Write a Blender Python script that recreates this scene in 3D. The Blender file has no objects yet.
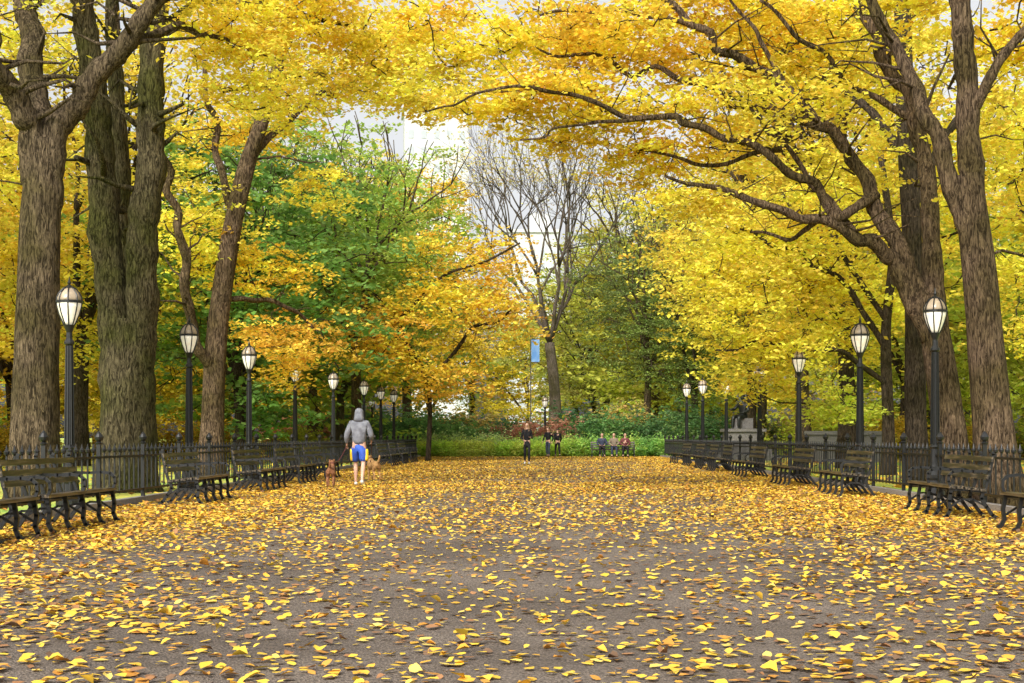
import bpy, bmesh, math, random
import numpy as np
from mathutils import Vector, Matrix
random.seed(7); rng=np.random.default_rng(11)
S=bpy.context.scene; COL=S.collection
F=1422.0; VX=540.0; VY=437.0; EYE=1.1
def W(px,py,d):            # survey reading -> metres
    return np.array([(px-VX)*d/F, d, EYE+(VY-py)*d/F])
# ------------------------------------------------------------ materials
def nodes(name):
    m=bpy.data.materials.new(name); m.use_nodes=True; nt=m.node_tree
    for n in list(nt.nodes): nt.nodes.remove(n)
    o=nt.nodes.new('ShaderNodeOutputMaterial'); return m,nt,o
def mat(name,c1,c2=None,rough=.6,scale=8,metal=0,bump=0,emit=0,stretch=(1,1,1),spec=.5,detail=4,lo=.35,hi=.65):
    m,nt,o=nodes(name); N=nt.nodes.new; L=nt.links.new
    b=N('ShaderNodeBsdfPrincipled'); b.inputs['Roughness'].default_value=rough; b.inputs['Metallic'].default_value=metal
    b.inputs['Specular IOR Level'].default_value=spec
    tc=N('ShaderNodeTexCoord'); mp=N('ShaderNodeMapping'); mp.inputs['Scale'].default_value=stretch
    nz=N('ShaderNodeTexNoise'); nz.inputs['Scale'].default_value=scale; nz.inputs['Detail'].default_value=detail
    L(tc.outputs['Object'],mp.inputs[0]); L(mp.outputs[0],nz.inputs['Vector'])
    cr=N('ShaderNodeValToRGB'); cr.color_ramp.elements[0].position=lo; cr.color_ramp.elements[1].position=hi
    if c2 is None: c2=tuple(x*.7 for x in c1)
    cr.color_ramp.elements[0].color=(*c2,1); cr.color_ramp.elements[1].color=(*c1,1)
    L(nz.outputs['Fac'],cr.inputs[0]); L(cr.outputs[0],b.inputs['Base Color'])
    if emit: L(cr.outputs[0],b.inputs['Emission Color']); b.inputs['Emission Strength'].default_value=emit
    if bump:
        bp=N('ShaderNodeBump'); bp.inputs['Strength'].default_value=bump; bp.inputs['Distance'].default_value=.03
        L(nz.outputs['Fac'],bp.inputs['Height']); L(bp.outputs[0],b.inputs['Normal'])
    L(b.outputs[0],o.inputs[0]); return m
def bark(name,dark,light,moss=None):
    m,nt,o=nodes(name); N=nt.nodes.new; L=nt.links.new
    b=N('ShaderNodeBsdfPrincipled'); b.inputs['Roughness'].default_value=.9; b.inputs['Specular IOR Level'].default_value=.1
    tc=N('ShaderNodeTexCoord'); mp=N('ShaderNodeMapping'); mp.inputs['Scale'].default_value=(15,15,2.8)
    L(tc.outputs['Object'],mp.inputs[0])
    nz=N('ShaderNodeTexNoise'); nz.inputs['Scale'].default_value=1.7; nz.inputs['Detail'].default_value=9; nz.inputs['Roughness'].default_value=.68
    nz.inputs['Distortion'].default_value=1.2
    L(mp.outputs[0],nz.inputs['Vector'])
    cr=N('ShaderNodeValToRGB'); e=cr.color_ramp.elements; e[0].position=.42; e[1].position=.61
    e[0].color=(*dark,1); e[1].color=(*light,1); L(nz.outputs['Fac'],cr.inputs[0])
    n2=N('ShaderNodeTexNoise'); n2.inputs['Scale'].default_value=1.1; n2.inputs['Detail'].default_value=6; L(tc.outputs['Object'],n2.inputs['Vector'])
    c2=N('ShaderNodeValToRGB'); c2.color_ramp.elements[0].position=.42; c2.color_ramp.elements[1].position=.62; L(n2.outputs['Fac'],c2.inputs[0])
    mx=N('ShaderNodeMix'); mx.data_type='RGBA'; mx.blend_type='MULTIPLY'
    L(c2.outputs[0],mx.inputs['Factor']); L(cr.outputs[0],mx.inputs['A'])
    mx.inputs['B'].default_value=(*(moss or (.58,.62,.42)),1)
    L(mx.outputs['Result'],b.inputs['Base Color'])
    bp=N('ShaderNodeBump'); bp.inputs['Strength'].default_value=1; bp.inputs['Distance'].default_value=.12
    L(nz.outputs['Fac'],bp.inputs['Height']); L(bp.outputs[0],b.inputs['Normal']); L(b.outputs[0],o.inputs[0]); return m
def leafmat(name,trans=.45):
    m,nt,o=nodes(name); N=nt.nodes.new; L=nt.links.new
    at=N('ShaderNodeAttribute'); at.attribute_name='tint'; oi=N('ShaderNodeObjectInfo')
    mx=N('ShaderNodeMix'); mx.data_type='RGBA'; mx.blend_type='MULTIPLY'; mx.inputs['Factor'].default_value=1
    L(at.outputs['Color'],mx.inputs['A']); L(oi.outputs['Color'],mx.inputs['B'])
    d=N('ShaderNodeBsdfPrincipled'); d.inputs['Roughness'].default_value=.6; d.inputs['Specular IOR Level'].default_value=.2
    t=N('ShaderNodeBsdfTranslucent'); L(mx.outputs['Result'],d.inputs['Base Color']); L(mx.outputs['Result'],t.inputs[0])
    ms=N('ShaderNodeMixShader'); ms.inputs[0].default_value=trans; L(d.outputs[0],ms.inputs[1]); L(t.outputs[0],ms.inputs[2]); L(ms.outputs[0],o.inputs[0])
    return m
M_leaf=leafmat('leaf',.5); M_gleaf=leafmat('ground_leaf',.1)
M_bark=bark('elm_bark',(.035,.025,.015),(.25,.185,.115)); M_barkm=bark('mossy_bark',(.032,.026,.014),(.215,.178,.10),(.6,.72,.38))
M_barkr=bark('brown_bark',(.036,.023,.014),(.25,.172,.108))
M_barkd=bark('dark_bark',(.025,.019,.014),(.13,.097,.068)); M_barkg=bark('grey_bark',(.08,.064,.052),(.23,.185,.145))
M_iron=mat('black_iron',(.008,.009,.009),(.014,.014,.014),rough=.4,scale=20,spec=.4)
M_wood=mat('dark_bench_wood',(.22,.165,.10),(.018,.016,.013),rough=.33,scale=5,stretch=(.5,7,7),lo=.44,hi=.78)  # tan streaks put highlights as well as weathering into the slat colour
M_glass=mat('frosted_lamp_glass',(.93,.88,.76),(.72,.66,.55),rough=.2,scale=7,emit=.28)
M_dome=mat('amber_lamp_dome',(.42,.34,.24),(.26,.2,.14),rough=.3,scale=6)
M_granite=mat('granite',(.33,.30,.27),(.20,.18,.16),rough=.75,scale=40,bump=.2)
M_granited=mat('dark_granite',(.17,.16,.15),(.09,.085,.08),rough=.7,scale=30,bump=.2)
M_bronze=mat('dark_bronze',(.03,.035,.03),(.015,.016,.014),rough=.4,scale=9,metal=.5)
# ------------------------------------------------------------ object helpers
def empty(name,loc,label,cat,group=None,rot=0,kind=None):
    o=bpy.data.objects.new(name,None); o.location=loc; o.rotation_euler[2]=rot; o.empty_display_size=.2; COL.objects.link(o)
    o['label']=label; o['category']=cat
    if group:o['group']=group
    if kind:o['kind']=kind
    return o
def child(name,me,par,color=None):
    o=bpy.data.objects.new(name,me); COL.objects.link(o)
    if par is not None:o.parent=par
    if color:o.color=(*color,1)
    return o
def clone(root,loc,rot=0,scale=1,label=None,color=None,name=None):
    r=root.copy(); COL.objects.link(r); r.location=loc; r.rotation_euler[2]=rot
    r.scale=(scale,)*3 if not isinstance(scale,tuple) else scale
    if label:r['label']=label
    if name:r.name=name
    def rec(a,b):
        for c in a.children:
            k=c.copy(); COL.objects.link(k); k.parent=b
            if color and c.name.startswith('crown'): k.color=(*color,1)
            rec(c,k)
    rec(root,r); return r
class MB:
    def __init__(s): s.v=[];s.f=[]
    def box(s,c,d,R=None):
        n=len(s.v); 
        for x in(-.5,.5):
            for y in(-.5,.5):
                for z in(-.5,.5):
                    p=Vector((x*d[0],y*d[1],z*d[2]))
                    if R:p=R@p
                    s.v.append((p.x+c[0],p.y+c[1],p.z+c[2]))
        for q in((0,1,3,2),(4,6,7,5),(0,4,5,1),(2,3,7,6),(0,2,6,4),(1,5,7,3)): s.f.append([n+i for i in q])
    def lathe(s,prof,seg=16,c=(0,0,0)):
        n=len(s.v)
        for r,z in prof:
            for i in range(seg):
                a=2*math.pi*i/seg; s.v.append((c[0]+r*math.cos(a),c[1]+r*math.sin(a),c[2]+z))
        for j in range(len(prof)-1):
            for i in range(seg):
                k=(i+1)%seg; s.f.append([n+j*seg+i,n+j*seg+k,n+(j+1)*seg+k,n+(j+1)*seg+i])
        s.f.append([n+i for i in range(seg)][::-1]); s.f.append([n+(len(prof)-1)*seg+i for i in range(seg)])
    def tube(s,pts,rad,seg=8,wob=0):
        pts=[np.asarray(p,float) for p in pts]; n=len(s.v); m=len(pts); u=None
        for j in range(m):
            t=pts[min(j+1,m-1)]-pts[max(j-1,0)]; t=t/(np.linalg.norm(t)+1e-9)
            if u is None:
                a=np.array([1,0,0.]) if abs(t[0])<.8 else np.array([0,1,0.])
                u=np.cross(t,a)
            u=u-t*np.dot(u,t); u/=np.linalg.norm(u)+1e-9; w=np.cross(t,u)
            for i in range(seg):
                a=2*math.pi*i/seg
                r=rad[j]*(1+wob*(math.sin(a*3+j*.35+pts[0][0]*3)+.6*math.sin(a*5-j*.5+1)+.5*math.sin(a*8+j*.8)))
                p=pts[j]+r*(math.cos(a)*u+math.sin(a)*w); s.v.append(tuple(p))
        for j in range(m-1):
            for i in range(seg):
                k=(i+1)%seg; s.f.append([n+j*seg+i,n+j*seg+k,n+(j+1)*seg+k,n+(j+1)*seg+i])
        s.f.append([n+i for i in range(seg)][::-1]); s.f.append([n+(m-1)*seg+i for i in range(seg)])
    def ribbon(s,pl,x0,th,wd): # polyline in yz, thickness in x
        for a,b in zip(pl[:-1],pl[1:]):
            a=Vector((0,*a)); b=Vector((0,*b)); d=b-a; L=d.length
            R=Vector((0,0,1)).rotation_difference(d).to_matrix()
            c=(a+b)/2; s.box((x0,c.y,c.z),(th,wd,L+wd*.5),R)
    def mesh(s,name,m,smooth=False,off=None):
        me=bpy.data.meshes.new(name); v=s.v
        if off is not None: v=(np.array(v)-np.array(off)).tolist()
        me.from_pydata(v,[],s.f); me.materials.append(m)
        if smooth:
            for p in me.polygons:p.use_smooth=True
        me.update(); return me
def spline(pts,k=5):
    P=[np.array(p,float) for p in pts]; P=[2*P[0]-P[1]]+P+[2*P[-1]-P[-2]]; out=[]
    for i in range(1,len(P)-2):
        for j in range(k):
            t=j/k; a,b,c,d=P[i-1],P[i],P[i+1],P[i+2]
            out.append(.5*((2*b)+(-a+c)*t+(2*a-5*b+4*c-d)*t*t+(-a+3*b-3*c+d)*t**3))
    out.append(P[-2]); return out
# ------------------------------------------------------------ leaves
def leaf_mesh(name,c,size,tint,up=.8,m=None,six=False):
    n=len(c); nr=rng.normal(size=(n,3)); nr/=np.linalg.norm(nr,axis=1)[:,None]
    nr[:,2]+=up*np.sign(nr[:,2]+1e-6) if not six else 0
    if six: nr=nr*rng.choice([.10,.22,.6],p=[.6,.3,.1],size=(n,1)); nr[:,2]=1
    nr/=np.linalg.norm(nr,axis=1)[:,None]
    t=np.cross(nr,rng.normal(size=(n,3))); t/=np.linalg.norm(t,axis=1)[:,None]+1e-9; b=np.cross(nr,t)
    s=size[:,None]
    if six:
        cu=rng.exponential(.09,size=(n,1))*s; r=lambda:rng.uniform(.7,1.9,size=(n,1)); w1,w2,w3,w4=r(),r(),r(),r(); q=rng.uniform(-.12,.12,size=(n,1))
        V=np.stack([c-t*s*.5, c-t*s*(.2+q)+b*s*.28*w1+nr*cu, c+t*s*(.15-q)+b*s*.26*w2+nr*cu*1.3, c+t*s*.55+b*s*q+nr*cu*rng.uniform(0,1.6,size=(n,1)), c+t*s*(.2+q)-b*s*.26*w3+nr*cu*1.1, c-t*s*(.18-q)-b*s*.28*w4+nr*cu*.6],1); k=6
        idx=np.array([0,1,2,3,3,4,5,0]); per=2
    else:
        V=np.stack([c-t*s*.5,c+b*s*.33-t*s*.05,c+t*s*.5,c-b*s*.33-t*s*.05],1);k=4; idx=np.array([0,1,2,3]); per=1
    me=bpy.data.meshes.new(name); me.vertices.add(n*k); me.vertices.foreach_set('co',V.reshape(-1).astype(np.float32))
    L=(np.arange(n)[:,None]*k+idx[None,:]).reshape(-1); me.loops.add(len(L)); me.loops.foreach_set('vertex_index',L.astype(np.int32))
    me.polygons.add(n*per); me.polygons.foreach_set('loop_start',(np.arange(n*per)*4).astype(np.int32))
    me.update(calc_edges=True)
    at=me.attributes.new('tint','FLOAT_COLOR','FACE'); tt=np.repeat(np.concatenate([tint,np.ones((n,1))],1),per,axis=0)
    at.data.foreach_set('color',tt.reshape(-1).astype(np.float32)); me.materials.append(m or M_leaf); return me
def cluster_leaves(cl,cols,per,sig,size,flat=.27,var=.2):
    cl=np.array(cl); n=len(cl); cols=np.array(cols)
    sg=sig*rng.uniform(.6,1.4,size=n)
    sub=6; sp=cl[:,None,:]+rng.normal(size=(n,sub,3))*np.array([1,1,flat*1.4])*(sg*.9)[:,None,None]
    q=per//sub; pos=sp[:,:,None,:]+rng.normal(size=(n,sub,q,3))*np.array([1,1,flat])*(sg*.36)[:,None,None,None]
    br=rng.uniform(1-var,1+var,size=(n,1,1,1))*rng.uniform(.82,1.15,size=(n,sub,1,1))*rng.uniform(.75,1.2,size=(n,sub,q,1))
    hue=rng.normal(size=(n,1,1,1))*.07+rng.normal(size=(n,sub,q,1))*.07
    tint=cols[:,None,None,:]*br*np.concatenate([1+0*hue,1+hue,1+0*hue],-1)
    pos=pos.reshape(-1,3); tint=np.clip(tint.reshape(-1,3),.003,.97)
    return pos,size*rng.uniform(.65,1.35,size=len(pos)),tint
def connect(mb,skel,targets,r0=.010,k=.010,seg=4):
    skel=np.array(skel); T=np.array(targets)
    d0=np.array([np.min(np.linalg.norm(skel-t,axis=1)) for t in T]); order=np.argsort(d0)
    for i in order:
        t=T[i]; dv=skel-t; dd=np.linalg.norm(dv,axis=1)+.6*np.clip(dv[:,2],0,9); j=int(np.argmin(dd)); a=skel[j]; L=np.linalg.norm(t-a)
        if L<.05: continue
        mid=(a+t)/2+rng.normal(size=3)*L*.10+np.array([0,0,L*.08]); m1=(a+mid)/2+rng.normal(size=3)*L*.04; m2=(mid+t)/2+rng.normal(size=3)*L*.05
        r=min(r0+k*L,.05); mb.tube([a,m1,mid,m2,t],[r,r*.85,r*.7,r*.5,r*.3],seg)
        skel=np.concatenate([skel,[m1,mid,m2,t]])
GOLD=(.95,.71,.08); LEMON=(.93,.79,.10); ORNG=(.94,.61,.09); YG=(.66,.72,.11); RUST=(.62,.28,.08)
def lumpy(me_pts,rad,k=5): 
    P=spline(me_pts,k); R=np.interp(np.linspace(0,len(rad)-1,len(P)),range(len(rad)),rad); return P,R
def hand_tree(name,label,limbs,blobs,bk,per=108,sig=.42,size=.11,cat='tree',group=None,crook=.055,thin=1.0):
    mb=MB(); skel=[]; base=None
    for li,lb in enumerate(limbs):
        pts=[W(p[0],p[1],p[2]) for p in lb]; rad=[p[3]*p[2]/F for p in lb]
        if li==0:
            base=np.array([pts[0][0],pts[0][1],0.]); pts[0][2]=-.1
        else:
            q=[pts[0]];rr=[rad[0]]
            for a,b,ra,rb in zip(pts[:-1],pts[1:],rad[:-1],rad[1:]):
                L=np.linalg.norm(b-a)
                for t in((.33,.67) if L>.8 else (.5,)):
                    q.append(a+(b-a)*t+rng.normal(size=3)*L*crook*(.3 if len(q)<3 else 1)); rr.append(ra+(rb-ra)*t)
                q.append(b);rr.append(rb)
            pts,rad=q,rr
        P,R=lumpy(pts,rad,8 if li==0 else 4)
        if li: R=np.array(R)*(1+.07*np.sin(np.arange(len(R))*1.3+li)+.04*np.sin(np.arange(len(R))*2.9))
        mb.tube(P,R,28 if li==0 else 16,wob=.03 if li==0 else .03)
        a=0 if li else len(P)*2//3
        skel+=list(P[a:])
        if li and len(P)>16:
            for _ in range(len(P)//4):
                j=random.randrange(len(P)//3,len(P)); d=rng.normal(size=3); d[2]=abs(d[2])*.6-.1; d/=np.linalg.norm(d); L=random.uniform(.4,1.6)
                a=P[j]; m1=a+d*L*.4+rng.normal(size=3)*.06; m2=a+d*L*.75+rng.normal(size=3)*.12; mb.tube([a,m1,m2,a+d*L+rng.normal(size=3)*.15],[R[j]*.3,R[j]*.2,R[j]*.12,.004],5)
    cl=[];cols=[]
    for (px,py,d,rx,ry,rd,n,col) in blobs:
        for _ in range(int(n*thin)):
            v=rng.normal(size=3); v/=np.linalg.norm(v); v*=rng.uniform(.1,1)**.5
            c=W(px+v[0]*rx,py+v[1]*ry,d); c[1]+=v[2]*rd
            cl.append(c); cols.append(np.array(col)*rng.uniform(.88,1.1))
    connect(mb,skel,cl)
    root=empty(name,tuple(base),label,cat,group)
    child('trunk',mb.mesh('trunk',bk,True,base),root)
    pos,sz,tt=cluster_leaves(cl,cols,per,sig,size)
    child('crown',leaf_mesh('crown',pos-base,sz,tt),root)
    return root
# ------------------------------------------------------------ generic recursive tree
def rec(mb,p,d,L,r,dep,tips,spread=.6,up=.15,nodes_=None,seg=8,gn=.14):
    pts=[p];q=p.copy();dd=d.copy()
    for i in range(4):
        dd=dd+rng.normal(size=3)*gn; dd[2]+=up*.3; dd/=np.linalg.norm(dd); q=q+dd*L/4; pts.append(q.copy())
    mb.tube(pts,np.linspace(r,r*.62,5),seg)
    if nodes_ is not None: nodes_+=pts
    if dep==0: tips.append(q); return
    n=random.choice([2,3,3])
    for i in range(n):
        a=rng.normal(size=3); a-=dd*np.dot(a,dd); a/=np.linalg.norm(a)
        nd=dd+a*spread*random.uniform(.6,1.4); nd[2]+=up; nd/=np.linalg.norm(nd)
        st=pts[-1] if i<2 else pts[3]
        rec(mb,st,nd,L*random.uniform(.65,.85),r*.58,dep-1,tips,spread,up,nodes_,max(4,seg-2),gn)
def generic(name,label,H,ht,rad,z0,ncl,per,size,sig,bk,r=.3,leaves=True,lean=0,dep=3,colorf=None):
    mb=MB();tips=[];nd=[]
    P=[np.array([0,0,-.1]),np.array([.1,0,ht*.4]),np.array([.05+lean,.1,ht])]; Q,R=lumpy(P,[r*1.5,r,r*.85]); mb.tube(Q,R,12,.05)
    for i in range(4):
        a=i*math.pi/2+random.uniform(-.4,.4); d=np.array([math.cos(a)*.5,math.sin(a)*.5,1.]); d/=np.linalg.norm(d)
        rec(mb,Q[-1],d,(H-ht)*.36,r*.6,dep,tips,.5,.12,nd)
    cl=[]
    while len(cl)<ncl:
        v=rng.uniform(-1,1,size=3)
        l=np.linalg.norm(v)
        if l>1 or l<.35: continue
        az=math.atan2(v[1],v[0]); f=1+.25*math.sin(3*az+v[2]*4)+.18*math.sin(5*az+2)
        cl.append(np.array([v[0]*rad*f,v[1]*rad*f,z0+(v[2]+1)/2*(H-z0)]))
    connect(mb,nd,cl,.015,.012)
    root=empty(name,(0,0,0),label,'tree')
    child('trunk',mb.mesh('trunk',bk,True),root)
    cols=[]
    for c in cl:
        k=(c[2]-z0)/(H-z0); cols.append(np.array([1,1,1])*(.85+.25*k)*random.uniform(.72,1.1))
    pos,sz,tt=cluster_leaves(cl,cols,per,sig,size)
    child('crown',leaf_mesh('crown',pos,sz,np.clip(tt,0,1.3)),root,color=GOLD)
    return root
# ============================================================ SETTING
def sheet(name,x0,x1,y0,y1,z,m,nx=1,ny=1):
    mb=MB(); mb.v=[(x0,y0,z),(x1,y0,z),(x1,y1,z),(x0,y1,z)]; mb.f=[[0,1,2,3]]
    o=child(name,mb.mesh(name,m),None); o['kind']='structure'; return o
m,nt,o=nodes('leafy_lawn'); N=nt.nodes.new; L=nt.links.new
b=N('ShaderNodeBsdfPrincipled'); b.inputs['Roughness'].default_value=.9; tc=N('ShaderNodeTexCoord')
n1=N('ShaderNodeTexNoise'); n1.inputs['Scale'].default_value=.25; n1.inputs['Detail'].default_value=5
n2=N('ShaderNodeTexNoise'); n2.inputs['Scale'].default_value=9; n2.inputs['Detail'].default_value=6
L(tc.outputs['Object'],n1.inputs['Vector']); L(tc.outputs['Object'],n2.inputs['Vector'])
c1=N('ShaderNodeValToRGB'); e=c1.color_ramp.elements; e[0].color=(.20,.38,.05,1); e[1].color=(.62,.52,.09,1); e[0].position=.42;e[1].position=.62
ad=N('ShaderNodeMath'); ad.operation='ADD'; ml=N('ShaderNodeMath'); ml.operation='MULTIPLY'; ml.inputs[1].default_value=.5
L(n1.outputs['Fac'],ml.inputs[0]); m3=N('ShaderNodeMath'); m3.operation='MULTIPLY'; m3.inputs[1].default_value=.5; L(n2.outputs['Fac'],m3.inputs[0])
L(ml.outputs[0],ad.inputs[0]); L(m3.outputs[0],ad.inputs[1]); L(ad.outputs[0],c1.inputs[0]); L(c1.outputs[0],b.inputs['Base Color']); L(b.outputs[0],o.inputs[0])
M_lawn=m
sheet('ground',-700,700,-60,1300,0,M_lawn)
m,nt,o=nodes('worn_asphalt'); N=nt.nodes.new; L=nt.links.new
b=N('ShaderNodeBsdfPrincipled'); b.inputs['Roughness'].default_value=.8; tc=N('ShaderNodeTexCoord')
n1=N('ShaderNodeTexNoise'); n1.inputs['Scale'].default_value=.6; n1.inputs['Detail'].default_value=8
n2=N('ShaderNodeTexNoise'); n2.inputs['Scale'].default_value=70; n2.inputs['Detail'].default_value=4
v=N('ShaderNodeTexVoronoi'); v.inputs['Scale'].default_value=70
for q in(n1,n2,v): L(tc.outputs['Object'],q.inputs['Vector'])
c1=N('ShaderNodeValToRGB'); e=c1.color_ramp.elements; e[0].color=(.110,.085,.066,1); e[1].color=(.195,.158,.128,1); e[0].position=.35;e[1].position=.65; L(n1.outputs['Fac'],c1.inputs[0])
c2=N('ShaderNodeValToRGB'); e=c2.color_ramp.elements; e[0].color=(.35,.34,.33,1); e[1].color=(1.45,1.42,1.38,1); e[0].position=.35;e[1].position=.68; L(n2.outputs['Fac'],c2.inputs[0])
mx=N('ShaderNodeMix'); mx.data_type='RGBA'; mx.blend_type='MULTIPLY'; mx.inputs['Factor'].default_value=1; L(c1.outputs[0],mx.inputs['A']); L(c2.outputs[0],mx.inputs['B'])
L(mx.outputs['Result'],b.inputs['Base Color'])
bp=N('ShaderNodeBump'); bp.inputs['Strength'].default_value=.8; bp.inputs['Distance'].default_value=.014; L(v.outputs['Distance'],bp.inputs['Height']); L(bp.outputs[0],b.inputs['Normal'])
L(b.outputs[0],o.inputs[0]); M_asph=m
XL,XR=-6.7,6.75
sheet('path',XL+.08,XR-.08,-20,79,.004,M_asph)
for nm,x in(('kerb',XL),('kerb',XR)):
    mb=MB(); mb.box((x,30,.04),(.16,98,.13)); k=child(nm,mb.mesh('kerb',M_granite),None); k['kind']='structure'
def scatter(n,x0,x1,y0,y1,dens):
    x=rng.uniform(x0,x1,n*3); y=rng.uniform(y0,y1,n*3); k=rng.uniform(size=n*3)<dens(x,y); x=x[k];y=y[k]
    return np.stack([x,y,np.full(len(x),.010)+rng.uniform(0,.010,len(x))],1)
waves=[(rng.normal()*f,rng.normal()*f,rng.uniform(0,6.3),a) for f,a in ((.5,.5),(.5,.5),(1.1,.45),(1.1,.45),(2.2,.35),(2.2,.35),(4,.3),(4,.3),(7,.25),(7,.25))]
def dens(x,y):
    e=np.clip((np.abs(x-.2)-1.2)/4.8,0,1)
    pt=sum(a*np.sin(kx*x+ky*y*.8+ph) for kx,ky,ph,a in waves)
    patch=np.clip(.5+.38*pt,0,1)
    far=np.clip((y-12)/24,0,1)
    base=.085+.21*patch**1.4+.66*e**1.8*(.3+.95*patch)+.24*far*(.3+1.0*patch)+.18*np.clip(-x/5,0,1)*np.clip((26-y)/16,0,1)*(.3+patch)
    return np.clip(base,0,1)
pts=np.concatenate([scatter(78000,-6.6,6.65,4.5,34,dens),scatter(66000,-6.6,6.65,34,79,dens)])
pal=np.array([(.91,.60,.07),(.86,.47,.06),(.66,.31,.06),(.36,.18,.08),(.93,.70,.16),(.20,.12,.07),(.92,.64,.07)])
ci=rng.choice(len(pal),size=len(pts),p=[.25,.20,.14,.11,.11,.07,.12]); tint=pal[ci]*rng.uniform(.68,1.05,size=(len(pts),1))
sz=.026+.066*rng.beta(1.6,1.8,size=len(pts))
o=child('fallen_leaves',leaf_mesh('fallen_leaves',pts,sz,tint,m=M_gleaf,six=True),None); o['kind']='stuff'; o['label']='yellow and brown autumn leaves scattered over the path'; o['category']='leaves'
lp=[]
for x0,x1 in((-45,-6.8),(6.85,42)):
    lp.append(scatter(14000,x0,x1,14,110,lambda x,y:.5+.3*np.sin(x*.5)*np.sin(y*.3)))
pts=np.concatenate(lp); ci=rng.choice(len(pal),size=len(pts)); tint=pal[ci]*rng.uniform(.7,1.1,size=(len(pts),1))
o=child('lawn_leaves',leaf_mesh('lawn_leaves',pts,rng.uniform(.10,.2,len(pts)),tint,m=M_gleaf,six=True),None); o['kind']='stuff'; o['label']='fallen autumn leaves lying on the grass'; o['category']='leaves'

# ------------------------------------------------------------ fences
mbp=MB(); PL=2.4; npk=8
for i in range(1,npk+1):
    y=-PL/2+i*PL/(npk+1); mbp.box((0,y,.50),(.022,.022,.66)); mbp.lathe([(.014,.83),(.034,.85),(.038,.88),(.018,.91),(.003,.97)],8,(0,y,0))
for z in(.2,.76): mbp.box((0,0,z),(.042,PL-.07,.035))
me_panel=mbp.mesh('fence_panel',M_iron)
mbq=MB(); mbq.box((0,0,.5),(.06,.06,.92)); mbq.lathe([(.045,.96),(.055,.98),(.03,1.0),(.06,1.03),(.07,1.07),(.04,1.12),(.005,1.16)],10); me_post=mbq.mesh('fence_post',M_iron)
for x,l in((XL,'low black iron picket fence along the lawn behind benches'),(XR,'low black iron picket fence beneath large elm trees')):
    r=empty('iron_fence',(x,12,0.03),l,'fence')
    for i in range(27):
        p=child('fence_panel',me_panel,r); p.location=(0,i*PL+PL/2,0)
        p=child('fence_post',me_post,r); p.location=(0,i*PL,0)
    p=child('fence_post',me_post,r); p.location=(0,27*PL,0)
# ------------------------------------------------------------ benches
def bench():
    r=empty('park_bench',(0,0,0),'black slatted wooden bench with curved iron legs on the path','bench','benches lining the path')
    LN=2.4
    mb=MB()
    for i,y in enumerate((-.24,-.135,-.03,.075,.17)): mb.box((0,y,.435-.012*i+(.0 if i else -.008)),(LN,.084,.035))
    child('seat',mb.mesh('seat',M_wood),r)
    mb=MB(); R=Matrix.Rotation(-.22,3,'X')
    for z,y in((.56,.235),(.68,.262),(.80,.289)): mb.box((0,y,z),(LN,.03,.068),R)
    child('backrest',mb.mesh('backrest',M_wood),r)
    mb=MB()
    mb.ribbon([(-.33,.02),(-.29,.04),(-.255,.12),(-.27,.24),(-.25,.34),(-.24,.40)],0,.04,.045)
    mb.ribbon([(.36,.02),(.31,.05),(.23,.16),(.16,.27),(.19,.39)],0,.04,.045)
    mb.ribbon([(-.26,.395),(.0,.385),(.2,.365)],0,.035,.035); mb.ribbon([(.2,.36),(.26,.55),(.32,.86),(.31,.89)],0,.035,.04)
    mb.ribbon([(-.255,.16),(-.1,.26),(.05,.26),(.22,.17)],0,.025,.025)
    leg=mb.mesh('leg',M_iron)
    mb=MB(); mb.ribbon([(-.25,.42),(-.28,.5),(-.275,.58),(-.22,.63),(-.1,.645),(.05,.635),(.27,.64)],0,.04,.035); arm=mb.mesh('armrest',M_iron)
    for x in(-1.14,-.57,0,.57,1.14):
        o=child('leg',leg,r); o.location.x=x
        if x in(-.57,.57): continue
        o=child('armrest',arm,r); o.location.x=x
    return r
B0=bench(); first=True
def putbench(x,y,rot):
    global first
    if first: B0.location=(x,y,0.004); B0.rotation_euler[2]=rot; first=False; return B0
    return clone(B0,(x,y,0.004),rot)
for yc in(14.4,17.2,24.05,29.4,33.7,37.7,54.2,58.2,62.2): putbench(-5.78,yc,math.pi/2+random.uniform(-.03,.03))
for yc in(15.8,20.2,27.0,32.6,39.4,45.8,49.4,53.6,58.5): putbench(5.78,yc,-math.pi/2+random.uniform(-.03,.03))
eb=clone(B0,(3.95,77.0,.004),0); eb['label']='black slatted bench facing down the path with people seated'
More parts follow.
